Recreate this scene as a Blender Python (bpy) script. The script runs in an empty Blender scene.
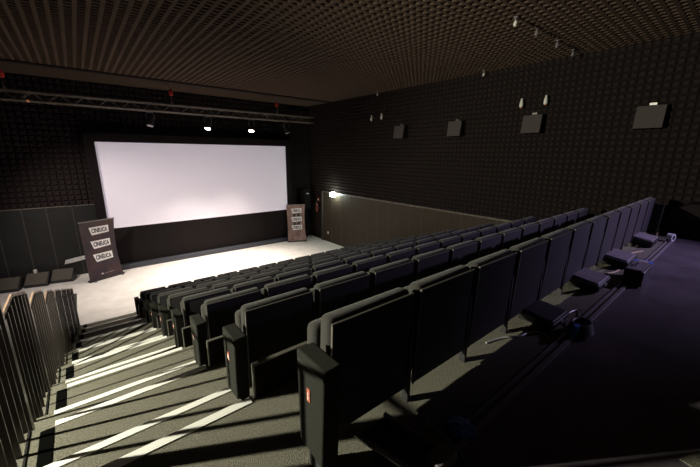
import bpy, bmesh, math, random
from mathutils import Vector, Matrix, Euler
R = random.Random(7)
C = bpy.context.scene.collection
SC = bpy.context.scene
S = 1.15          # every length below is given in units of 1.15 m
H = 3.725         # eye height above the stage floor in those units

# ------------------------------------------------------------------ camera
cam_d = bpy.data.cameras.new('camera'); cam = bpy.data.objects.new('camera', cam_d); C.objects.link(cam)
SC.camera = cam
F_PX, PITCH, YAW, ROLL = 326.0, .2388, .6888, .0093
fw = Vector((math.sin(YAW)*math.cos(PITCH), math.cos(YAW)*math.cos(PITCH), -math.sin(PITCH)))
rt = Vector((math.cos(YAW), -math.sin(YAW), 0)); up = rt.cross(fw)
rt2 = rt*math.cos(ROLL) + up*math.sin(ROLL); up2 = up*math.cos(ROLL) - rt*math.sin(ROLL)
cam.matrix_world = Matrix.Translation((0, 0, H*S)) @ Matrix((rt2, up2, -fw)).transposed().to_4x4()
cam_d.sensor_fit = 'HORIZONTAL'; cam_d.sensor_width = 36; cam_d.lens = F_PX/700*36
cam_d.clip_start = .02; cam_d.clip_end = 200

# ------------------------------------------------------------------ world, exposure
w = bpy.data.worlds.new('world'); SC.world = w; w.use_nodes = True
w.node_tree.nodes['Background'].inputs[0].default_value = (.02, .02, .025, 1)
w.node_tree.nodes['Background'].inputs[1].default_value = .1
SC.view_settings.view_transform = 'Standard'; SC.view_settings.look = 'None'
SC.view_settings.gamma = 1; SC.view_settings.use_curve_mapping = False
SC.view_settings.exposure = 0.0
try: SC.cycles.sample_clamp_indirect = 4.0
except Exception: pass

def light(name, kind, loc, energy, color, radius=.05, target=None, angle=60, blend=.5, size=None):
    d = bpy.data.lights.new(name, kind); o = bpy.data.objects.new(name, d); C.objects.link(o)
    d.energy = energy; d.color = color
    o.location = Vector(loc)*S
    if kind == 'AREA':
        d.shape = 'RECTANGLE'; d.size, d.size_y = size[0]*S, size[1]*S
    else: d.shadow_soft_size = radius
    if kind == 'SPOT': d.spot_size = math.radians(angle); d.spot_blend = blend
    if target is not None:
        o.rotation_euler = (Vector(target)-Vector(loc)).to_track_quat('-Z', 'Y').to_euler()
    return o
PAR = [(1.81, False), (3.39, True), (4.82, True), (6.14, False)]
TY = 11.3                                   # the truss runs at this depth
PZ = H+.66                                   # lamp mouths of the par cans
for x, on in PAR:
    if on: light('par_beam', 'SPOT', (x, TY-.05, PZ-.07), 1500, (1, .90, .78), .06, (x-.75, TY-1.0, 0), 92, 1.0)
# unseen wash added in front of the truss to brighten banner and left stage
light('added_stage_wash', 'SPOT', (-2.0, 9.6, H+.9), 800, (1, .90, .82), .08, (1.2, 11.8, .4), 90, .9)
# the flood lamp on the left wall rakes through the railing over the stairs
light('stair_flood', 'SPOT', (-3.3, 3.2, H+.50), 2900, (1, .97, .78), .035, (1.2, 1.9, 2.2), 110, .6)
# the small wall lamp near the front right corner
light('wall_lamp_glow', 'POINT', (7.80, 10.66, H-1.60), 34, (.85, 1, .80), .05)
# the violet work lamp high behind the last row
light('work_lamp_beam', 'SPOT', (7.2, -1.8, H+.8), 720, (.66, .54, 1), .06, (5.0, 2.2, H-1.3), 76, 1.0)
light('room_fill', 'AREA', (1.5, 8.0, H+1.85), 6, (1, .82, .7), size=(6, 6), target=(3.0, 6.0, 0))

# ------------------------------------------------------------------ materials
def mat(name, col, rough=.6, metal=0, spec=.5, bump=0, bscale=60, var=0, vscale=8, emit=None, estr=0, sheen=0, col2=None):
    m = bpy.data.materials.new(name); m.use_nodes = True
    nt = m.node_tree; b = nt.nodes['Principled BSDF']
    b.inputs['Base Color'].default_value = (*col, 1); b.inputs['Roughness'].default_value = rough
    b.inputs['Metallic'].default_value = metal; b.inputs['Specular IOR Level'].default_value = spec
    if sheen: b.inputs['Sheen Weight'].default_value = sheen
    if emit: b.inputs['Emission Color'].default_value = (*emit, 1); b.inputs['Emission Strength'].default_value = estr
    tc = nt.nodes.new('ShaderNodeTexCoord')
    if var:
        n = nt.nodes.new('ShaderNodeTexNoise'); n.inputs['Scale'].default_value = vscale; n.inputs['Detail'].default_value = 8
        n.inputs['Roughness'].default_value = .65
        r = nt.nodes.new('ShaderNodeValToRGB'); c2 = col2 or tuple(min(1, c*(1+var)) for c in col); c1 = tuple(c*(1-var) for c in col)
        r.color_ramp.elements[0].position = .32; r.color_ramp.elements[1].position = .68
        r.color_ramp.elements[0].color = (*c1, 1); r.color_ramp.elements[1].color = (*c2, 1)
        nt.links.new(tc.outputs['Object'], n.inputs['Vector']); nt.links.new(n.outputs['Fac'], r.inputs[0]); nt.links.new(r.outputs[0], b.inputs['Base Color'])
    if bump:
        n = nt.nodes.new('ShaderNodeTexNoise'); n.inputs['Scale'].default_value = bscale; n.inputs['Detail'].default_value = 4
        bp = nt.nodes.new('ShaderNodeBump'); bp.inputs['Strength'].default_value = bump; bp.inputs['Distance'].default_value = .01
        nt.links.new(tc.outputs['Object'], n.inputs['Vector']); nt.links.new(n.outputs['Fac'], bp.inputs['Height']); nt.links.new(bp.outputs[0], b.inputs['Normal'])
    return m
M = dict(
    foam=mat('acoustic_foam', (.023, .0165, .0155), .95, spec=.15, bump=.3, bscale=90),
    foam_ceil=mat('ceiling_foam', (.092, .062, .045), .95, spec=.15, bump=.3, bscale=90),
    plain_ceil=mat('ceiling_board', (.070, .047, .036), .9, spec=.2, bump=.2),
    wains=mat('dark_wall_board', (.022, .022, .020), .55, spec=.3, var=.12, vscale=3, bump=.1),
    wains_b=mat('brown_wall_board', (.044, .033, .023), .6, spec=.25, var=.12, vscale=3, bump=.1),
    wains_seam=mat('board_joint', (.055, .05, .04), .5),
    wains_cap=mat('board_cap', (.13, .11, .09), .45, spec=.5, var=.5, vscale=12),
    stage=mat('pale_stage_floor', (.74, .69, .64), .55, spec=.35, var=.10, vscale=2.2, col2=(.82, .79, .75)),
    carpet=mat('stair_carpet', (.152, .144, .113), .95, spec=.15, bump=.9, bscale=170, var=.35, vscale=90),
    floor=mat('walkway_vinyl', (.085, .072, .084), .45, spec=.35, var=.35, vscale=2.6, bump=.15, bscale=20),
    darkfloor=mat('black_side_floor', (.035, .036, .030), .7, var=.2, vscale=5, bump=.2),
    nosing=mat('aluminium_nosing', (.93, .92, .86), .45, metal=.25, spec=.5),
    edge=mat('black_metal', (.010, .010, .010), .45, spec=.5, bump=.05),
    rail=mat('painted_rail', (.030, .024, .020), .38, spec=.6, bump=.05),
    railtop=mat('wooden_rail_top', (.36, .24, .17), .45, spec=.4, var=.15, vscale=12),
    fabric=mat('black_seat_fabric', (.032, .030, .026), .9, spec=.2, bump=.5, bscale=260, sheen=.15),
    panelf=mat('end_panel_fabric', (.018, .018, .0145), .9, spec=.15, bump=.5, bscale=260),
    shell=mat('seat_back_shell', (.020, .018, .020), .75, spec=.25, bump=.25, bscale=200, sheen=.1),
    trim=mat('seat_shell_edge', (.10, .095, .08), .35, spec=.6),
    plastic=mat('black_plastic', (.020, .020, .021), .5, spec=.45, bump=.1),
    case=mat('scuffed_grey_plastic', (.17, .15, .165), .5, spec=.5, var=.3, vscale=14),
    badge=mat('badge_red', (.42, .12, .08), .5, spec=.3), badge_w=mat('badge_letter', (.9, .72, .62), .5),
    screen=mat('projection_cloth_glow', (.82, .77, .82), .9, spec=.1, emit=(.92, .84, 1.0), estr=.23, bump=.02),  # screen: faint even glow added to the cloth in place of light on it
    drape=mat('black_drape', (.013, .010, .010), .9, spec=.12, bump=.2, bscale=40),
    ledge=mat('black_ledge', (.045, .048, .062), .45, spec=.5, bump=.05),
    truss=mat('truss_tube', (.26, .23, .19), .4, metal=.5, bump=.05), steel=mat('dull_steel', (.30, .28, .26), .4, metal=.8),
    red=mat('red_paint', (.13, .012, .01), .4, spec=.5), hoist=mat('red_hoist', (.75, .07, .04), .4),
    lens=mat('lit_lens', (.9, .9, .9), .3, emit=(1, .93, .82), estr=26), lens_off=mat('unlit_lens', (.35, .33, .30), .2, spec=.8),
    bulb=mat('bright_bulb', (1, 1, 1), .3, emit=(.86, 1, .86), estr=60),
    white=mat('white_plastic', (.72, .70, .66), .5), paper=mat('white_paper', (.88, .86, .82), .8, var=.25, vscale=18),
    spk=mat('speaker_grille', (.075, .062, .060), .8, spec=.2, bump=.4, bscale=300), spk2=mat('speaker_shell', (.006, .006, .006), .85, spec=.15),
    wedge=mat('monitor_grille', (.10, .088, .072), .8, spec=.2, bump=.4, bscale=250),
    banner=mat('banner_purple_brown', (.026, .023, .042), .5, spec=.35, var=.3, vscale=1.3, col2=(.085, .045, .038)),
    banner2=mat('banner_pink_brown', (.28, .17, .14), .5, spec=.35, var=.45, vscale=2.5, col2=(.40, .26, .22)),
    logo=mat('logo_white', (.9, .87, .86), .5), ink=mat('logo_ink', (.03, .025, .03), .5),
    cable=mat('black_cable', (.03, .03, .032), .4), cable_l=mat('grey_cable', (.35, .36, .36), .35), cable_t=mat('teal_cable', (.06, .16, .17), .35),
    blue=mat('blue_tape', (.03, .16, .60), .35, spec=.7, bump=.3), roll=mat('white_roll', (.6, .62, .65), .4), tan=mat('tan_card', (.42, .33, .17), .6),
    mesh_grey=mat('worn_scuff', (.15, .13, .15), .7),
)

# ------------------------------------------------------------------ mesh helpers
class MB:
    def __init__(s): s.v = []; s.f = []
    def add(s, vs, fs):
        n = len(s.v); s.v += [tuple(v) for v in vs]; s.f += [tuple(i+n for i in f) for f in fs]; return s
    def box(s, x0, x1, y0, y1, z0, z1):
        return s.hexa([(x0,y0,z0),(x1,y0,z0),(x1,y1,z0),(x0,y1,z0),(x0,y0,z1),(x1,y0,z1),(x1,y1,z1),(x0,y1,z1)])
    def hexa(s, p): return s.add(p, [(3,2,1,0),(4,5,6,7),(0,1,5,4),(1,2,6,5),(2,3,7,6),(3,0,4,7)])
    def prism(s, poly, a0, a1, axis='x'):
        """poly: 2D points extruded along axis; poly in the two other axes' order"""
        def P(t, q):
            return {'x': (t, q[0], q[1]), 'y': (q[0], t, q[1]), 'z': (q[0], q[1], t)}[axis]
        n = len(poly); vs = [P(a0, q) for q in poly]+[P(a1, q) for q in poly]
        return s.add(vs, [tuple(range(n))[::-1], tuple(range(n, 2*n))]+[(i, (i+1) % n, n+(i+1) % n, n+i) for i in range(n)])
    def tube(s, a, b, r, n=8, r2=None):
        a = Vector(a); b = Vector(b); d = (b-a).normalized(); u = d.orthogonal().normalized(); v = d.cross(u); r2 = r if r2 is None else r2
        vs = [a+(u*math.cos(t)+v*math.sin(t))*r for t in (2*math.pi*i/n for i in range(n))]+[b+(u*math.cos(t)+v*math.sin(t))*r2 for t in (2*math.pi*i/n for i in range(n))]
        return s.add(vs, [tuple(range(n))[::-1], tuple(range(n, 2*n))]+[(i, (i+1) % n, n+(i+1) % n, n+i) for i in range(n)])
    def path(s, pts, r, n=6):
        pts = [Vector(p) for p in pts]; rings = []; u = None
        for i, p in enumerate(pts):
            d = (pts[min(i+1, len(pts)-1)]-pts[max(i-1, 0)]).normalized()
            u = d.orthogonal().normalized() if u is None else (u-d*u.dot(d)).normalized(); v = d.cross(u)
            rings.append([p+(u*math.cos(t)+v*math.sin(t))*r for t in (2*math.pi*k/n for k in range(n))])
        vs = [q for g in rings for q in g]; fs = [tuple(range(n))[::-1], tuple(range(len(vs)-n, len(vs)))]
        for i in range(len(pts)-1):
            for k in range(n): fs.append((i*n+k, i*n+(k+1) % n, (i+1)*n+(k+1) % n, (i+1)*n+k))
        return s.add(vs, fs)
    def lathe(s, prof, n=20, c=(0, 0, 0), axis=None):
        vs = []; q = Vector((0, 0, 1)).rotation_difference(Vector(axis)) if axis else None
        for r, z in prof:
            for k in range(n):
                p = Vector((r*math.cos(2*math.pi*k/n), r*math.sin(2*math.pi*k/n), z))
                if q: p = q @ p
                vs.append(p+Vector(c))
        fs = [tuple(range(n))[::-1], tuple(range(len(vs)-n, len(vs)))]
        for i in range(len(prof)-1):
            for k in range(n): fs.append((i*n+k, i*n+(k+1) % n, (i+1)*n+(k+1) % n, (i+1)*n+k))
        return s.add(vs, fs)
def obj(name, mb, m, parent=None, bevel=0, seg=2, smooth=False, xf=None):
    me = bpy.data.meshes.new(name)
    vs = [Vector(v) for v in mb.v]
    if xf: vs = [xf @ v for v in vs]
    me.from_pydata([v*S for v in vs], [], mb.f); me.materials.append(m if not isinstance(m, str) else M[m])
    bm = bmesh.new(); bm.from_mesh(me)
    bmesh.ops.recalc_face_normals(bm, faces=bm.faces)
    if bevel: bmesh.ops.bevel(bm, geom=list(bm.edges), offset=bevel*S, segments=seg, affect='EDGES', profile=.5, clamp_overlap=True)
    bm.to_mesh(me); bm.free()
    if bevel:
        big = max(p.area for p in me.polygons)*.12
        for p in me.polygons: p.use_smooth = p.area < big
    if smooth:
        for p in me.polygons: p.use_smooth = True
        try: me.set_sharp_from_angle(angle=math.radians(40))
        except Exception: pass
    o = bpy.data.objects.new(name, me); C.objects.link(o)
    if parent: o.parent = parent
    return o
def tag(o, label, cat, group=None):
    o['label'] = label; o['category'] = cat
    if group: o['group'] = group
    return o
def thing(name, label, cat, loc=(0, 0, 0), rz=0, group=None):
    o = bpy.data.objects.new(name, None); C.objects.link(o); o.location = Vector(loc)*S; o.rotation_euler = (0, 0, rz)
    o.empty_display_size = .1
    return tag(o, label, cat, group)
def struct(name, mb, m, **k):
    o = obj(name, mb, m, **k)
    if not k.get('parent'): o['kind'] = 'structure'
    return o
def stuff(o): o['kind'] = 'stuff'; return o
def copy_tree(o, parent=None):
    c = o.copy(); C.objects.link(c)
    if parent: c.parent = parent
    for ch in list(o.children): copy_tree(ch, c)
    return c
def text_mesh(name, body, size, m, parent, loc, rot, depth=.002, width=None, bold=0):
    cu = bpy.data.curves.new(name, 'FONT'); cu.body = body; cu.size = size*S; cu.align_x = 'CENTER'; cu.align_y = 'CENTER'; cu.extrude = depth*S
    cu.offset = bold*S
    t = bpy.data.objects.new(name, cu); C.objects.link(t)
    dg = bpy.context.evaluated_depsgraph_get(); me = bpy.data.meshes.new_from_object(t.evaluated_get(dg))
    bpy.data.objects.remove(t); bpy.data.curves.remove(cu)
    if width:
        xs = [v.co.x for v in me.vertices]; k = width*S/(max(xs)-min(xs))
        for v in me.vertices: v.co.x *= k
    me.materials.clear(); me.materials.append(M[m])
    o = bpy.data.objects.new(name, me); C.objects.link(o); o.parent = parent; o.location = Vector(loc)*S; o.rotation_euler = rot
    return o

# ------------------------------------------------------------------ dimensions
W, D, LX, BY, CZ = 8.07, 12.54, -3.75, -2.3, H+1.97
DW = D+.22                                        # front wall plane
WZ = H-1.58                                       # top of the dark wall boards
RISE, PIT = .2894, .875
def FZ(k): return H-1.29-RISE*k                   # floor of row k (0 = back row)
def EY(k): return 1.50+PIT*k                      # front edge of the floor of row k
NR, NS, SP, SX0 = 9, 12, .55, .6345
RX = -.463                                        # railing plane

# ------------------------------------------------------------------ structure
b = MB().box(-.5, W, EY(8)-.02, DW, -.1, 0).box(LX, -.5, 11.0, DW, -.1, 0)
struct('floor', b, 'stage')
struct('floor_side', MB().box(LX, -.5, BY, 11.0, -.1, .0), 'darkfloor')
# stepped platforms for the seats
b = MB()
for k in range(NR): b.box(.56, W, EY(k-1) if k else .60, EY(k), max(0, FZ(k)-.6), FZ(k))
struct('floor_seating_tiers', b, 'carpet')
b = MB().box(-.5, W, BY, .60, H-1.29-.5, H-1.29).box(.56-1.06, .56, .60, .62, H-1.29-.5, H-1.29)
struct('floor_walkway', b, 'floor')
# aisle stairs
b = MB()
for k in range(NR):
    y0 = .62 if k == 0 else EY(k-1)+.335
    b.box(-.5, .56, y0, EY(k), 0, FZ(k))
    if k < NR-1: b.box(-.5, .56, EY(k), EY(k)+.335, 0, FZ(k)-RISE/2)
struct('floor_aisle_stairs', b, 'carpet')
# ceiling and foam
def foam(name, o, u, v, n, nu, nv, ru, rv, h, m, rim=.97, skip=None):
    """o origin, u and v cell vectors, n unit normal into the room; h>0 blocks, h<0 pits"""
    o, u, v, n = map(Vector, (o, u, v, n)); mb = MB()
    for j in range(nv):
        for i in range(nu):
            c = o+u*(i+.5)+v*(j+.5)
            if skip and skip(c): continue
            def ring(a, bb, hh): return [c+u*(sx*a/2)+v*(sy*bb/2)+n*hh for sx, sy in ((-1,-1),(1,-1),(1,1),(-1,1))]
            if h > 0:
                mb.add(ring(1, 1, 0)+ring(ru, rv, h), [(k, (k+1) % 4, 4+(k+1) % 4, 4+k) for k in range(4)]+[(4,5,6,7)])
            else:
                mb.add(ring(1, 1, 0)+ring(ru, rv, 0)+ring(ru*.8, rv*.8, h), [(k, (k+1) % 4, 4+(k+1) % 4, 4+k) for k in range(4)]+[(4+k, 4+(k+1) % 4, 8+(k+1) % 4, 8+k) for k in range(4)]+[(8,9,10,11)])
    return mb
def rawobj(name, mb, m):
    me = bpy.data.meshes.new(name); me.from_pydata([Vector(v)*S for v in mb.v], [], mb.f); me.materials.append(M[m])
    o = bpy.data.objects.new(name, me); C.objects.link(o); return o
struct('ceiling', MB().box(LX-.1, W+.1, BY-.1, DW+.1, CZ+.09, CZ+.2), 'foam_ceil')
cx, cy = .15, .12
nu, nv = round((W-LX)/cx), round((11.05-BY)/cy)
o = rawobj('ceiling_foam_grid', foam('c', (LX, BY, CZ), ((W-LX)/nu, 0, 0), (0, (11.05-BY)/nv, 0), (0, 0, -1), nu, nv, .64, .62, -.10, ''), 'foam_ceil'); o['kind'] = 'structure'
struct('trim_10', MB().box(LX, W, 10.93, 11.10, CZ-.03, CZ+.02), 'foam')
struct('ceiling_front_strip', MB().box(LX, W, 11.12, DW+.1, CZ, CZ+.08), 'plain_ceil')
# walls
struct('wall_front', MB().box(LX-.1, W+.1, DW, DW+.1, 0, CZ+.1), 'drape')
struct('wall_right', MB().box(W, W+.1, BY-.1, DW+.1, 0, CZ+.1), 'foam')
struct('wall_left', MB().box(LX-.1, LX, BY-.1, DW+.1, 0, CZ+.1), 'foam')
struct('wall_back', MB().box(LX-.1, W+.1, BY-.1, BY, 0, CZ+.1), 'foam')
c = .155
nu, nv = round((W-LX)/c), round((CZ-WZ)/c)
o = rawobj('wall_front_foam', foam('w', (LX, DW, WZ), ((W-LX)/nu, 0, 0), (0, 0, (CZ-WZ)/nv), (0, -1, 0), nu, nv, .5, .5, .05, '',
           skip=lambda c: .6 < c.x < 6.6 and c.z < H+.3), 'foam'); o['kind'] = 'structure'
c = .12; nu = round((DW-BY)/c); nv = round((CZ-WZ)/c)
o = rawobj('wall_right_foam', foam('w', (W, BY, WZ), (0, (DW-BY)/nu, 0), (0, 0, (CZ-WZ)/nv), (-1, 0, 0), nu, nv, .5, .5, .05, ''), 'foam'); o['kind'] = 'structure'
nu2, nv2 = round((3.4-BY)/c), 8
o = rawobj('wall_right_foam_low', foam('w', (W, BY, WZ-8*c), (0, (3.4-BY)/nu2, 0), (0, 0, c), (-1, 0, 0), nu2, nv2, .5, .5, .05, ''), 'foam'); o['kind'] = 'structure'
# dark boards on the lower walls
b = MB(); sm = MB()
xs = [LX, -3.0, -2.45, -1.92, -1.39, -.88, -.3, .3]
for a, bb in zip(xs, xs[1:]): b.box(a+.006, bb-.006, DW-.04, DW, 0, WZ)
for a in xs[1:-1]: sm.box(a-.012, a+.012, DW-.046, DW-.03, 0, WZ)
struct('wall_front_boards', b, 'wains'); struct('trim_1', sm, 'wains_seam')
b = MB(); sm = MB(); ys = [3.4, 3.9, 4.4, 4.89, 5.3, 5.75, 6.25, 6.73, 7.22, 7.7, 8.2, 8.7, 9.2, 9.7, 10.3, 11.0, 11.6]
for a, bb in zip(ys, ys[1:]): b.box(W-.04, W, a+.004, bb-.004, 0, WZ)
for a in ys[1:-1]: sm.box(W-.046, W-.03, a-.008, a+.008, 0, WZ)
struct('wall_right_boards', b, 'wains_b'); struct('trim_2', sm, 'wains_seam')
struct('trim_3', MB().box(W-.07, W, 3.4, 11.6, WZ-.01, WZ+.035), 'wains_cap')
struct('trim_4', MB().box(LX, .25, DW-.06, DW, WZ-.01, WZ+.02), 'wains_cap')
# black masking column right of the screen
struct('wall_front_masking', MB().box(7.05, W, DW-.12, DW, 0, CZ-.2), 'drape')
# bright strip edges of the steps
b = MB(); d2 = MB()
for k in range(NR):
    b.box(-.32, .54, EY(k)-.042, EY(k)+.006, FZ(k)-.02, FZ(k)+.006)
    if k < NR-1: b.box(-.36, .54, EY(k)+.335-.038, EY(k)+.341, FZ(k)-RISE/2-.02, FZ(k)-RISE/2+.006)
struct('trim_5', b, 'nosing')
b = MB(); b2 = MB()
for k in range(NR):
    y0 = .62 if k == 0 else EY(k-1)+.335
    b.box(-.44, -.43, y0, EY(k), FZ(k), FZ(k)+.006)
    b2.box(-.385, -.325, EY(k)-.42, EY(k)-.045, FZ(k), FZ(k)+.004)  # flat black strip at the left of each row tread
struct('trim_6', b, 'edge'); struct('trim_7', b2, mat('black_tread_strip', (.003, .003, .003), 1, spec=0))
# front kick boards behind each row and the double floor rail of the walkway
for k in range(NR-1):
    b = MB().box(.57, 7.35, EY(k)-.02, EY(k)-.002, FZ(k)-.02, FZ(k)+.20)
    o = thing('kick_board', 'low black kick board on the tier edge behind the %s row of seats' % ('second third fourth fifth sixth seventh eighth front'.split()[k]+('' if k == 7 else ' from back')), 'board', (0, 0, 0), group='kick boards on the tier edges')
    obj('panel', b, 'drape', o)
    obj('edge_trim', MB().box(.565, 7.35, EY(k)-.024, EY(k)+.002, FZ(k)+.198, FZ(k)+.206).box(.562, .571, EY(k)-.022, EY(k), FZ(k), FZ(k)+.2), 'trim', o)
struct('trim_8', MB().box(.6, 7.95, .655, .67, H-1.29, H-1.275).box(.6, 7.95, .60, .625, H-1.29, H-1.272), 'case')

# ------------------------------------------------------------------ seats
def rbox(x0, x1, y0, y1, z0, z1, lean=0):
    p = [(x0,y0,z0),(x1,y0,z0),(x1,y1,z0),(x0,y1,z0),(x0,y0-lean,z1),(x1,y0-lean,z1),(x1,y1-lean,z1),(x0,y1-lean,z1)]
    return MB().hexa(p)
# the seat's origin: on the floor below the rear top left corner of the backrest
def make_seat(end=False, last=False, raised=0):
    t = thing('cinema_seat', 'x', 'seat')
    sh = obj('back_shell', rbox(.035, .52, .020, .037, .085, .635, .02), 'shell', t, bevel=.006)
    obj('shell_edge', MB().hexa([(.032,.016,.085),(.040,.016,.085),(.040,.026,.085),(.032,.026,.085),(.032,-.003,.635),(.040,-.003,.635),(.040,.007,.635),(.032,.007,.635)]).box(.032, .523, -.003, .006, .632, .639), 'trim', sh)
    obj('backrest', rbox(.030, .525, .036, .115, .14, .650, .022), 'fabric', t, bevel=.026, seg=3)
    obj('seat_cushion', rbox(.025, .53, .135, .215, .19, .575, .02), 'fabric', t, bevel=.03, seg=3)
    obj('cushion_shell', rbox(.05, .50, .220, .232, .22, .52, .02), 'plastic', t, bevel=.005)
    obj('leg', MB().box(.532, .553, .01, .05, .0, .46), 'plastic', t)
    if not last: obj('armrest', rbox(.522, .563, .04, .22, .44, .49), 'fabric', t, bevel=.008)
    if end:
        # padded standard closing the row at the stair aisle
        poly = [(-.125, .55), (.072, .55), (.062, raised), (-.10, raised*.8)]
        if raised: obj('foot', MB().box(-.06, -.03, -.06, .04, 0, raised), 'shell', t)
        e = obj('end_panel', MB().prism(poly, -.092, -.012, 'x'), 'panelf', t, bevel=.009, seg=2)
        obj('end_panel_seam', MB().prism([(-.118, .515), (.060, .515), (.060, .508), (-.118, .508)], -.0935, -.0915, 'x'), 'shell', e)
    if last:
        obj('end_panel', MB().prism([(-.125, .55), (.072, .55), (.062, 0), (-.10, 0)], .54, .61, 'x'), 'panelf', t, bevel=.012)
    return t
nearest, first, mid, last = make_seat(end=True, raised=.13), make_seat(end=True), make_seat(), make_seat(last=True)
ORD = 'first second third fourth fifth sixth seventh eighth ninth tenth eleventh twelfth'.split()
ROW = ['back', 'second from back', 'third from back', 'fourth from back', 'middle', 'fourth from front', 'third from front', 'second from front', 'front']
used = set()
for k in range(NR):
    rn = {0: 'in the back row', 4: 'in the middle row', 8: 'in the front row by the stage'}.get(k) or \
         ('in the %s row from the back' % ORD[k] if k < 4 else 'in the %s row from the front' % ORD[8-k])
    for n in range(NS):
        proto = nearest if n == 0 and k == 0 else first if n == 0 else last if n == NS-1 else mid
        o = proto if id(proto) not in used else copy_tree(proto)
        used.add(id(proto))
        o.location = Vector((SX0+SP*n+(.018 if k == 0 else 0), .936+PIT*k, FZ(k)))*S
        if n == 0: l = 'black cinema seat right beside the stairs, '+rn
        elif n == NS-1: l = 'black cinema seat at the far wall end, '+rn
        else: l = 'black cinema seat, %s from the stairs, %s' % (ORD[n], rn)
        tag(o, l, 'seat', 'cinema seats')
# badges on the row ends: a thing's part, with one letter each
seats0 = [o for o in C.objects if o.parent is None and o.name.startswith('cinema_seat') and 'right beside' in o['label']]
seats0.sort(key=lambda o: o.location.y)
for i, o in enumerate(seats0[:6]):
    bd = obj('row_badge', MB().box(-.0955, -.091, -.027, -.007, .365, .42), 'badge', o)
    text_mesh('letter', 'INNHHH'[i], .045, 'badge_w', bd, (-.0962, -.017, .388), (math.pi/2, 0, -math.pi/2), .0006)

# ------------------------------------------------------------------ railing along the stairs: one bay per row
def bay(k):
    ya = 2.56+PIT*(k-0); yb = ya+.42; yc = ya+.875        # near end, bend, far end
    za = H-.924-RISE*k; zc = za-.14
    return ya, yb, yc, za, zc
for k in range(-2, 7):
    ya, yb, yc, za, zc = bay(k)
    nm = {-2: 'topmost and nearest', -1: 'second from the top', 0: 'third from the top', 1: 'fourth from the top', 2: 'fifth from the top', 3: 'fourth from the bottom', 4: 'third from the bottom', 5: 'second from the bottom', 6: 'lowest, ending at the stage'}[k]
    t = thing('railing_bay', 'brown slatted stair railing bay, '+nm, 'railing', (RX, ya, FZ(k+1)), group='stepped railing bays down the stairs')
    ox, oy, oz = RX, ya, FZ(k+1)
    def topz(y): return za if y <= yb else za+(zc-za)*(y-yb)/(yc-yb)
    prof = [(ya-oy, za-oz), (yb-oy, za-oz), (yc-oy, zc-oz), (yc-oy, zc-oz-.022), (yb-oy, za-oz-.022), (ya-oy, za-oz-.022)]
    obj('top_rail', MB().prism(prof, -.007, .007, 'x'), 'railtop', t, bevel=.002)
    def low(y):
        for q in range(-1, NR):
            if y < (EY(q-1)+.335 if q > 0 else -9): continue
            if y <= EY(q): return FZ(max(q, 0))
            if y < EY(q)+.335: return FZ(max(q, 0))-RISE/2
        return .0
    obj('post', MB().box(-.018, .018, .0, .03, low(ya)-oz-.10, za-oz-.02), 'rail', t)
    obj('post', MB().box(-.018, .018, .845, .875, low(yc-.02)-oz-.10, zc-oz-.02), 'rail', t)
    for i in range(6):
        y = .875*(i+1)/7
        obj('baluster', MB().box(-.016, .016, y-.006, y+.006, low(ya+y)-oz-.08, topz(ya+y)-oz-.02), 'rail', t)

# ------------------------------------------------------------------ projection screen
t = thing('projection_screen', 'huge white cinema screen in a black frame at the front of the hall', 'screen', (0, D, 0))
x0, x1, z0, z1 = .49, 6.80, H-2.356, H+.29
obj('screen_surface', MB().box(x0, x1, .0, .02, z0, z1), 'screen', t)
fr = obj('frame', MB().box(.24, x0, -.06, .15, z0-.0, z1+.25).box(x1, 7.05, -.06, .15, z0, z1+.25).box(x0, x1, -.06, .15, z1, z1+.25), 'drape', t)
mb = MB(); n = 120                                                     # pleated skirt under the cloth
pts = [(.24+(7.05-.24)*i/n, .003*math.sin(i*1.9)+.003*math.sin(i*.7)) for i in range(n+1)]
mb.add([(x, y, zz) for x, y in pts for zz in (.16, z0)], [(2*i, 2*i+2, 2*i+3, 2*i+1) for i in range(n)])
mb.add([(x, .1, zz) for x in (.24, 7.05) for zz in (.16, z0)], [(0, 2, 3, 1)])
obj('skirt', mb, 'drape', t, smooth=True)
obj('base_ledge', MB().box(.3, 7.0, -.16, .18, 0, .16), 'ledge', t, bevel=.01)

# ------------------------------------------------------------------ lighting truss
t = thing('lighting_truss', 'long dark lighting truss hanging in front of the screen top', 'truss', (0, TY, H+1.16))
q = MB()
L0, L1 = LX+.4, 7.35
for dy, dz in ((-.1, 0), (.14, 0), (-.1, .2), (.14, .2)): q.tube((L0, dy, dz), (L1, dy, dz), .018, 8)
obj('chord', q, 'truss', t, smooth=True)
q = MB(); x = L0; i = 0
while x < L1-.25:
    for dy in (-.1, .14):
        a, bz = (0, .2) if i % 2 == 0 else (.2, 0)
        q.tube((x, dy, a), (x+.25, dy, bz), .0055, 5)
    q.tube((x, -.1, 0), (x, .14, 0), .008, 5); q.tube((x, -.1, .2), (x, .14, .2), .008, 5)
    x += .25; i += 1
obj('lacing', q, 'truss', t)
for x in (-1.05, 2.44, 5.86):
    h = thing('chain_hoist', {-1.05: 'red chain hoist above the truss at the left edge', 2.44: 'red chain hoist above the truss over the screen centre', 5.86: 'red chain hoist above the truss near the right wall corner'}[x], 'hoist', (x, TY+.02, H+1.36))
    obj('body', MB().lathe([(.02, .26), (.05, .28), (.06, .32), (.06, .38), (.045, .42), (.02, .43)], 12), 'hoist', h, smooth=True)
    obj('chain', MB().tube((0, 0, .43), (0, 0, .61), .008, 6).tube((0, 0, .0), (0, 0, .26), .008, 6), 'steel', h)
    obj('hook', MB().lathe([(.03, .0), (.045, .03), (.03, .08), (.012, .12)], 10), 'steel', h)
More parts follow.
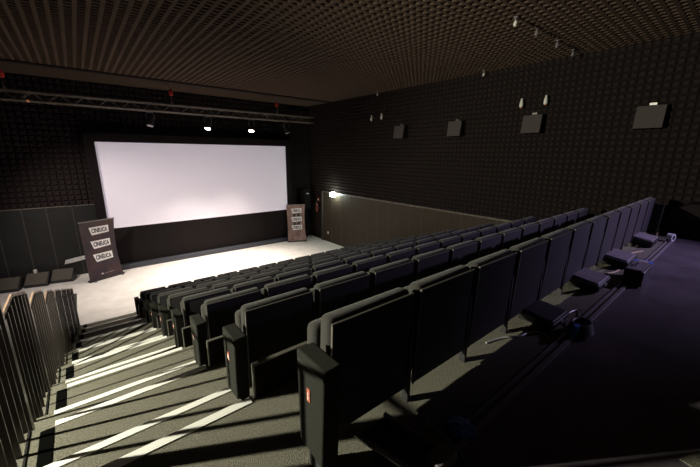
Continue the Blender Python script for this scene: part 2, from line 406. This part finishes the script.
for i, (x, on) in enumerate(PAR):
    l = ['unlit par lamp hanging over the left part of the screen', 'bright lit par lamp, the one nearer the screen middle', 'bright lit par lamp, right of the other lit one', 'unlit par lamp hanging over the right end of the screen'][i]
    p = thing('par_lamp', l, 'stage lamp', (x, TY-.1, H+1.16), group='par lamps on the truss')
    d = Vector((-.28 if on else (-.25 if i == 0 else .2), -.25, -1)).normalized()
    c0 = Vector((0, 0, -.26))
    can = MB().lathe([(.03, -.14), (.075, -.13), (.085, .0), (.088, .17)], 18, c0, d)
    obj('can', can, 'plastic', p, smooth=True)
    obj('lens', MB().lathe([(.082, .165), (.084, .18), (.05, .187), (.001, .19)], 18, c0, d), 'lens' if on else 'lens_off', p, smooth=True)
    obj('yoke', MB().path([(-.10, 0, -.26), (-.105, 0, -.12), (-.06, 0, -.06), (.06, 0, -.06), (.105, 0, -.12), (.10, 0, -.26)], .009, 6), 'steel', p)
    obj('clamp', MB().box(-.02, .02, -.02, .02, -.07, -.019), 'steel', p)
for x, l in ((-.68, 'small orange marker lamp on the lower truss tube'), (-.2, 'small pale clamp on the lower truss tube')):
    tag(obj('clamp_lamp' if x < -.5 else 'pipe_clamp', MB().lathe([(.012, -.03), (.028, -.02), (.028, .02), (.012, .03)], 10, (x, TY-.13, H+1.15)), 'tan' if x > -.5 else mat('marker_orange', (.8, .3, .15), .5, emit=(1, .4, .2), estr=.15)), l, 'lamp' if x < -.5 else 'clamp')

# ------------------------------------------------------------------ banners
def banner(name_label, a, bpt, height, m, ladder, lean):
    a, bpt = Vector((*a, 0)), Vector((*bpt, 0)); wd = (bpt-a).length; rz = math.atan2(bpt.y-a.y, bpt.x-a.x)
    t = thing('roll_up_banner', name_label, 'banner', a, rz, 'roll up banners beside the screen')
    n = 14
    def bow(s): return -.03 + .16*(s-.0)*(1-s)*2.2 - .0*s + lean*s       # the sheet bows backwards in the middle
    pf = []; 
    for i in range(n+1): pf.append((bow(i/n), .04+(height-.06)*i/n))
    back = [(y+.008, z) for y, z in reversed(pf)]
    sb = MB(); prof = pf+back; n2 = len(prof)
    nar = [wd*.035*math.sin(math.pi*min(1, max(0, z/height))) for y, z in prof]
    sb.add([(nar[i], y, z) for i, (y, z) in enumerate(prof)]+[(wd-nar[i], y, z) for i, (y, z) in enumerate(prof)],
           [(i, (i+1) % n2, n2+(i+1) % n2, n2+i) for i in range(n2)]+[(i, i+1, n2-2-i, n2-1-i) for i in range(n)]+[(n2+i, n2+i+1, n2+n2-2-i, n2+n2-1-i) for i in range(n)])
    sh = obj('sheet', sb, m, t)
    obj('top_bar', MB().box(-.01, wd+.01, bow(1)-.012, bow(1)+.02, height-.03, height), 'steel', t, bevel=.004)
    obj('base', MB().box(-.02, wd+.02, -.08, .08, .0, .04), 'plastic', t, bevel=.008)
    for x in (.08, wd-.1): obj('foot', MB().box(x, x+.04, -.17, .17, 0, .015), 'steel', t)
    for j, s in enumerate((.83, .59, .36)):
        z = .04+(height-.06)*s; y = bow(s)-.006; cx = wd*(.53)
        lw, lh = wd*.56, height*.125
        slope = math.atan2(bow(s+.03)-bow(s-.03), (height-.06)*.06)
        e = MB().add([(cx-lw*.5, y, z+lh*.5), (cx+lw*.5, y, z+lh*.55), (cx+lw*.5, y, z-lh*.4), (cx-lw*.38, y, z-lh*.55),
                      (cx-lw*.5, y+.004, z+lh*.5), (cx+lw*.5, y+.004, z+lh*.55), (cx+lw*.5, y+.004, z-lh*.4), (cx-lw*.38, y+.004, z-lh*.55)],
                     [(0,1,2,3),(7,6,5,4),(0,4,5,1),(1,5,6,2),(2,6,7,3),(3,7,4,0)])
        for v in range(len(e.v)):
            x_, y_, z_ = e.v[v]; e.v[v] = (x_, bow((z_-.04)/(height-.06))-.006+(y_-y), z_)
        lg = obj('logo_plate', e, 'logo', sh)
        text_mesh('lettering', 'CINEUCA', lh*.80, 'ink', lg, (cx+.01, y-.004, z), (math.pi/2-slope, 0, 0), .001, lw*.80, .006)
        if ladder and j < 2:
            for dx in (-.18, .04):
                zz = z-height*.118
                obj('panel_mark', MB().box(cx+wd*dx, cx+wd*(dx+.13), bow((zz-.04)/(height-.06))-.016, bow((zz-.04)/(height-.06))-.0, zz-lh*.36, zz+lh*.36), 'ink', sh)
    text_mesh('fine_print', '▲ ––––––', .05, 'logo', sh, (wd*.55, bow(.08)-.004, .04+(height-.06)*.075), (math.pi/2, 0, 0), .001, wd*.4)
    return t
banner('dark purple roll up banner with three white logos, left of the screen', (-.20, 11.72), (.64, 12.06), 1.79, 'banner', False, .05)
banner('pinkish brown roll up banner with three white logos, right of the screen', (6.60, 12.24), (7.33, 11.93), 1.60, 'banner2', True, .22)

# ------------------------------------------------------------------ stage monitors and small items on the left
for i, (x, y) in enumerate(((-1.92, 12.36), (-1.33, 12.40), (-.78, 12.40))):
    t = thing('stage_monitor', ['black wedge monitor speaker at the left edge of the floor', 'black wedge monitor speaker, middle of the three', 'black wedge monitor speaker nearest the purple banner'][i], 'speaker', (x, y, 0), math.radians(-14), 'wedge monitors by the front wall')
    obj('cabinet', MB().prism([(-.20, 0), (.18, 0), (.18, .24), (.12, .33), (-.22, .07)], -.26, .26, 'x'), 'plastic', t, bevel=.012)
    obj('grille', MB().prism([(-.215, .085), (.105, .325), (.097, .336), (-.225, .096)], -.235, .235, 'x'), 'wedge', t)
tag(obj('paper_sheet', MB().add([(-.72,12.715,.40),(-.45,12.715,.43),(-.18,12.715,.47),(-.18,12.69,.60),(-.45,12.69,.57),(-.68,12.69,.53)], [(0,1,4,5),(1,2,3,4)]).add([(-.72,12.718,.40),(-.45,12.718,.43),(-.18,12.718,.47),(-.18,12.693,.60),(-.45,12.693,.57),(-.68,12.693,.53)], [(5,4,1,0),(4,3,2,1)]), 'paper'), 'creased white printed sheet against the wall behind the monitor by the banner', 'paper')
tag(obj('white_cup', MB().lathe([(.035, 0), (.04, .02), (.045, .09), (.03, .1)], 14, (-1.36, 12.50, .335)), 'white', smooth=True), 'small white cup on top of the middle wedge monitor', 'cup')

# ------------------------------------------------------------------ right corner: speaker, extinguisher, post, socket, wall lamp
t = thing('loudspeaker', 'tall black loudspeaker standing right of the screen', 'speaker', (7.60, 12.3, 0))
obj('cabinet', MB().box(-.16, .16, -.12, .14, 1.35, 2.25), 'spk2', t, bevel=.015)
obj('grille', MB().box(-.14, .14, -.132, -.118, 1.38, 2.2), 'spk2', t)
obj('stand', MB().tube((0, 0, .03), (0, 0, 1.35), .025, 10).tube((0, 0, .5), (.25, 0, 0), .015, 6).tube((0, 0, .5), (-.2, -.15, 0), .015, 6).tube((0, 0, .5), (-.2, .15, 0), .015, 6), 'spk2', t, smooth=True)
obj('name_plate', MB().box(-.06, .06, -.137, -.131, 2.02, 2.06), 'white', t)
t = thing('fire_extinguisher', 'red fire extinguisher fixed near the front right corner', 'fire extinguisher', (7.93, 11.95, 1.25))
obj('tank', MB().lathe([(.05, 0), (.06, .02), (.06, .28), (.045, .34), (.025, .38)], 16), 'red', t, smooth=True)
obj('valve', MB().tube((0, 0, .38), (0, 0, .46), .02, 8).tube((-.06, 0, .45), (.04, 0, .47), .012, 6), 'plastic', t)
obj('hose', MB().path([(.0, -.02, .42), (-.08, -.04, .38), (-.1, -.05, .25), (-.09, -.05, .1)], .01, 6), 'plastic', t)
obj('bracket', MB().box(-.03, .135, -.02, .02, .12, .2), 'steel', t)
t = thing('call_box', 'small red alarm box above the fire extinguisher', 'alarm box', (8.02, 11.9, 1.78))
obj('housing', MB().box(-.04, .045, -.09, .09, -.09, .09), 'red', t, bevel=.01); obj('button', MB().lathe([(.03, 0), (.025, .02)], 12, (-.04, 0, 0), (-1, 0, 0)), 'white', t)
struct('trim_9', MB().box(W-.10, W, 11.60, 11.66, 0, WZ), 'wains_seam')
t = thing('wall_socket', 'tiny white socket low on the right wall near the stage', 'socket', (W-.045, 11.24, .40))
obj('plate', MB().box(-.012, 0, -.05, .05, -.05, .05), 'white', t, bevel=.004); obj('insert', MB().lathe([(.025, 0), (.022, .004)], 12, (-.012, 0, 0), (-1, 0, 0)), 'white', t)
t = thing('wall_lamp', 'glaring small white wall lamp at the top of the dark boards', 'lamp', (W-.05, 10.66, H-1.60))
obj('bracket', MB().box(-.10, .05, -.03, .03, -.03, .03), 'plastic', t, bevel=.006)
obj('bulb', MB().lathe([(.01, -.09), (.10, -.08), (.13, -.0), (.10, .08), (.01, .09)], 16, (-.16, 0, 0)), 'bulb', t, smooth=True)

# ------------------------------------------------------------------ surround speakers and small lamps on the right wall
for y, l in ((7.42, 'farthest from the camera, nearest the stage'), (5.40, 'second from the stage'), (3.40, 'third from the stage, below a pair of lamps'), (1.38, 'largest in view, nearest the back wall')):
    t = thing('surround_speaker', 'grey surround speaker on the foam wall, '+l, 'speaker', (W-.12, y*.968, H+.67), group='surround speakers on the right wall')
    obj('cabinet', MB().prism([(-.10, .205), (.05, .205), (.05, -.19), (-.15, -.19)], -.205, .205, 'y'), 'spk2', t, bevel=.012)
    obj('grille', MB().prism([(-.10, .195), (-.112, .195), (-.162, -.18), (-.15, -.18)], -.195, .195, 'y'), 'spk', t)
    obj('bracket', MB().box(-.02, .05, -.05, .05, .19, .25), 'steel', t)
for i, (y, z, l) in enumerate(((8.67, 1.21, 'left one of the far pair'), (8.18, 1.23, 'right one of the far pair'), (3.66, 1.17, 'left one above the third speaker'), (3.15, 1.18, 'right one above the third speaker'))):
    t = thing('wall_spotlight', 'tiny white tubular spotlight on the foam wall, '+l, 'lamp', (W-.06, y*.982, H+z*.985), group='white tubular wall spotlights')
    obj('tube', MB().lathe([(.03, -.09), (.04, -.07), (.035, .0), (.022, .05), (.022, .085)], 12, (-.11, 0, 0)), 'white', t, smooth=True)
    obj('arm', MB().tube((-.11, 0, .02), (.05, 0, .02), .012, 6), 'steel', t)
    obj('diffuser', MB().lathe([(.026, -.105), (.028, -.09)], 10, (-.11, 0, 0)), mat('warm_lens', (.8, .35, .2), .4), t)
for x, y, l in ((5.27, 2.63, 'brightest of the row, farthest from the wall'), (5.93, 2.60, 'second of the row over the seats'), (6.81, 2.61, 'third of the row over the seats'), (7.60, 2.61, 'last of the row, next to the wall'), (7.85, 4.55, 'alone at the wall edge above the speakers'), (7.85, 8.2, 'alone above the far spotlight pair')):
    t = thing('ceiling_spotlight', 'small pale spotlight under the foam ceiling, '+l, 'lamp', (x, y, CZ), group='small ceiling spotlights')
    obj('mount', MB().lathe([(.035, .0), (.035, -.012), (.015, -.022)], 14), 'case', t, smooth=True)
    obj('stem', MB().tube((0, 0, -.02), (0, 0, -.07), .008, 6), 'steel', t)
    pa = 'white' if x < 5.5 or y > 4 else 'case'
    obj('head', MB().lathe([(.012, .03), (.024, .02), (.024, -.035), (.02, -.04)], 12, (.0, 0, -.08), (.4, 0, 1)), pa, t, smooth=True)

# ------------------------------------------------------------------ gear behind the back row
FL = FZ(0)
def gear(name, x, y0, y1, wd, h, m, label, group=None, parts=True, rz=0):
    t = thing(name, label, 'case', (x, (y0+y1)/2, FL), rz, group)
    a = (y1-y0)/2
    obj('body', MB().hexa([(-wd*.36,-a*.9,.012),(wd*.36,-a*.9,.012),(wd*.40,a,.012),(-wd*.40,a,.012),(-wd*.5,-a,h*.75),(wd*.5,-a,h*.75),(wd*.5,a,h),(-wd*.5,a,h)]), 'plastic', t, bevel=.01)
    obj('lid', MB().hexa([(-wd*.44,-a*.9,h*.76),(wd*.44,-a*.9,h*.76),(wd*.44,a*.9,h),(-wd*.44,a*.9,h),(-wd*.42,-a*.85,h*.76+.014),(wd*.42,-a*.85,h*.76+.014),(wd*.42,a*.85,h+.014),(-wd*.42,a*.85,h+.014)]), m, t, bevel=.003)
    for sx in (-1, 1): obj('foot', MB().box(sx*wd*.28-.02, sx*wd*.28+.02, -a*.7, a*.7, 0, .014), 'plastic', t)
    obj('latch', MB().box(-.03, .03, -a-.008, -a+.012, h*.4, h*.6), 'steel', t)
    return t
gear('floor_case', 2.72, .72, .99, .34, .10, 'plastic', 'low dark floor case behind the third seats gap, beside a coiled cable', 'low floor cases behind the back row')
gear('floor_case', 3.85, .72, .98, .42, .13, 'case', 'low grey topped floor case behind the back row, beside the tall black box', 'low floor cases behind the back row')
gear('floor_case', 5.00, .72, .98, .50, .13, 'case', 'low grey topped floor case behind the back row, beside blue tape', 'low floor cases behind the back row')
gear('floor_case', 6.45, .72, .98, .50, .14, 'case', 'low floor case behind the back row, nearest the far wall', 'low floor cases behind the back row')
t = thing('equipment_box', 'tall black equipment box on the walkway rail with grey top', 'box', (4.42, .60, FL))
obj('body', MB().box(-.22, .22, -.10, .06, .016, .17), 'plastic', t, bevel=.01); obj('top', MB().box(-.2, .2, -.08, .05, .17, .18), 'case', t)
obj('handle', MB().path([(-.06, 0, .18), (-.05, 0, .205), (.05, 0, .205), (.06, 0, .18)], .006, 6), 'plastic', t)
# the near tray with its two runners
t = thing('runner_tray', 'long black metal tray with two runners behind the first back row seat', 'tray', (0, 0, FL))
v = MB().hexa([(.81,.92,.02),(.98,.92,.02),(1.02,.62,.02),(.88,.60,.02),(.81,.92,.05),(.98,.92,.05),(1.02,.62,.05),(.88,.60,.05)])
obj('tray', v, 'plastic', t, bevel=.004)
obj('runner', MB().path([(.80, .92, .06), (.87, .60, .06)], .012, 6), 'steel', t); obj('runner', MB().path([(.985, .92, .06), (1.03, .62, .06)], .012, 6), 'case', t)
obj('end_plate', MB().box(.95, 1.08, .575, .65, .0, .07), 'case', t, bevel=.004)
def cable(pts, r, m, label, n=6):
    P = []
    for i in range(len(pts)-1):
        p0, p1, p2, p3 = (Vector(pts[max(i-1, 0)]), Vector(pts[i]), Vector(pts[i+1]), Vector(pts[min(i+2, len(pts)-1)]))
        for q in range(6):
            s = q/6; P.append(.5*((2*p1)+(p2-p0)*s+(2*p0-5*p1+4*p2-p3)*s*s+(3*p1-p0-3*p2+p3)*s**3))
    P.append(Vector(pts[-1]))
    return tag(obj('cable', MB().path(P, r, n), m, smooth=True), label, 'cable')
cable([(1.12, .56, FL+.006), (1.11, .63, FL+.05), (1.08, .70, FL+.09), (1.11, .74, FL+.05), (1.16, .80, FL+.006)], .005, 'cable_t', 'teal cable looped beside the end of the near metal tray')
cable([(2.05, .97, FL+.008), (2.20, .93, FL+.008), (2.32, .86, FL+.01), (2.42, .84, FL+.008), (2.50, .78, FL+.008), (2.46, .72, FL+.008)], .007, 'cable_l', 'pale cable snaking to the dark floor case behind the back row')
cable([(2.74, .66, FL+.02), (2.95, .76, FL+.008), (3.15, .74, FL+.008), (3.05, .66, FL+.03)], .005, 'cable_l', 'thin grey cable looping onto the floor rail past the coil')
cable([(4.10, .96, FL+.008), (4.25, .90, FL+.008), (4.4, .86, FL+.008), (4.55, .80, FL+.008), (4.7, .78, FL+.008)], .010, 'tan', 'yellowish cable on the lit floor between two grey cases')
cable([(5.4, .95, FL+.008), (5.55, .88, FL+.008), (5.75, .84, FL+.008), (5.95, .78, FL+.008)], .010, 'tan', 'yellowish cable on the floor before the farthest floor case')
t = thing('coiled_cable', 'dark coiled cable bundle lying against the floor rail behind the back row', 'cable', (2.72, .60, FL+.018))
for i in range(5):
    r = .10-.006*i; obj('loop', MB().path([(r*1.1*math.cos(a*.3927), r*.75*math.sin(a*.3927), .012+.016*i) for a in range(17)], .011, 6), 'cable', t, smooth=True)
obj('tie', MB().box(-.13, -.07, -.015, .015, .0, .09), 'blue', t)
def crumple(name, x, y, z, r, m, label, cat, seed):
    rr = random.Random(seed); bm = bmesh.new(); bmesh.ops.create_icosphere(bm, subdivisions=3, radius=r)
    for v_ in bm.verts:
        v_.co *= 1+rr.uniform(-.22, .22); v_.co.z = max(v_.co.z*.55, -r*.3)
    mb = MB(); mb.v = [tuple(v_.co+Vector((x, y, z+r*.3))) for v_ in bm.verts]; mb.f = [tuple(v_.index for v_ in f.verts) for f in bm.faces]; bm.free()
    return tag(obj(name, mb, m), label, cat)
crumple('plastic_bag', 1.24, .66, FL, .06, 'blue', 'small crumpled blue plastic bag on the floor by the near tray', 'bag', 3)
t = thing('tape_roll', 'blue tape roll on the floor rail beside a grey topped case', 'tape', (5.05, .635, FL+.018))
obj('tape', MB().lathe([(.05, 0), (.09, 0), (.09, .06), (.05, .06)], 18), 'blue', t, smooth=True); obj('core', MB().lathe([(.045, 0), (.05, 0), (.05, .062), (.045, .062)], 18), 'tan', t)
t = thing('tape_roll', 'white tape roll standing on the floor rail by the far wall', 'tape', (7.0, .63, FL+.076))
obj('tape', MB().lathe([(.035, -.035), (.06, -.035), (.06, .035), (.035, .035)], 20, axis=(.3, 1, 0)), 'roll', t, smooth=True); obj('core', MB().lathe([(.03, -.036), (.036, -.036), (.036, .036), (.03, .036)], 20, axis=(.3, 1, 0)), 'plastic', t)
tag(obj('cardboard_strip', MB().box(7.30, 7.70, .83, .88, FL+.0, FL+.05), 'tan', bevel=.006), 'tan cardboard strip on the floor past the end of the back row', 'cardboard')
t = thing('padded_trunk', 'large rounded black trunk against the foam wall behind the back row', 'trunk', (7.72, .40, FL))
pr = [(-.38, .02), (.38, .02), (.40, .30), (.33, .46), (.15, .56), (-.10, .58), (-.30, .50), (-.40, .32)]
obj('body', MB().prism(pr, -.28, .26, 'x'), 'drape', t, bevel=.03, seg=3)
obj('handle', MB().path([(-.29, -.1, .35), (-.33, -.08, .36), (-.33, .08, .36), (-.29, .1, .35)], .012, 6), 'edge', t)
for sy in (-.25, .25): obj('foot', MB().box(-.2, .2, sy-.04, sy+.04, 0, .025), 'plastic', t)
tag(obj('lit_carpet_patch', MB().hexa([(1.86,-.03,FL),(1.70,-.6,FL),(2.6,-.8,FL),(2.7,-.35,FL),(1.86,-.03,FL+.006),(1.70,-.6,FL+.006),(2.6,-.8,FL+.006),(2.7,-.35,FL+.006)]), 'carpet'), 'lit corner of the walkway carpet, painted as a thin olive sheet', 'light patch')  # lit patch of carpet, painted as a thin lighter sheet
# lamps that stand behind or beside the camera
t = thing('flood_lamp', 'black flood lamp high on the left wall beyond the railing', 'lamp', (-3.42, 3.18, H+.50))
obj('housing', MB().box(-.13, -.03, -.1, .1, -.08, .08), 'plastic', t); obj('added_visor', MB().box(-.13, .42, -.5, .5, .08, .09), 'drape', t); obj('bracket', MB().box(-.34, -.13, -.02, .02, -.02, .02), 'steel', t)  # visor: unseen plate added to keep the flood light off the ceiling
t = thing('work_lamp', 'black work lamp on the back wall behind the seats', 'lamp', (7.2, -1.93, H+.82))
obj('housing', MB().box(-.1, .1, -.12, .05, -.06, .08), 'plastic', t); obj('bracket', MB().box(-.02, .02, -.37, -.12, -.02, .02), 'steel', t)
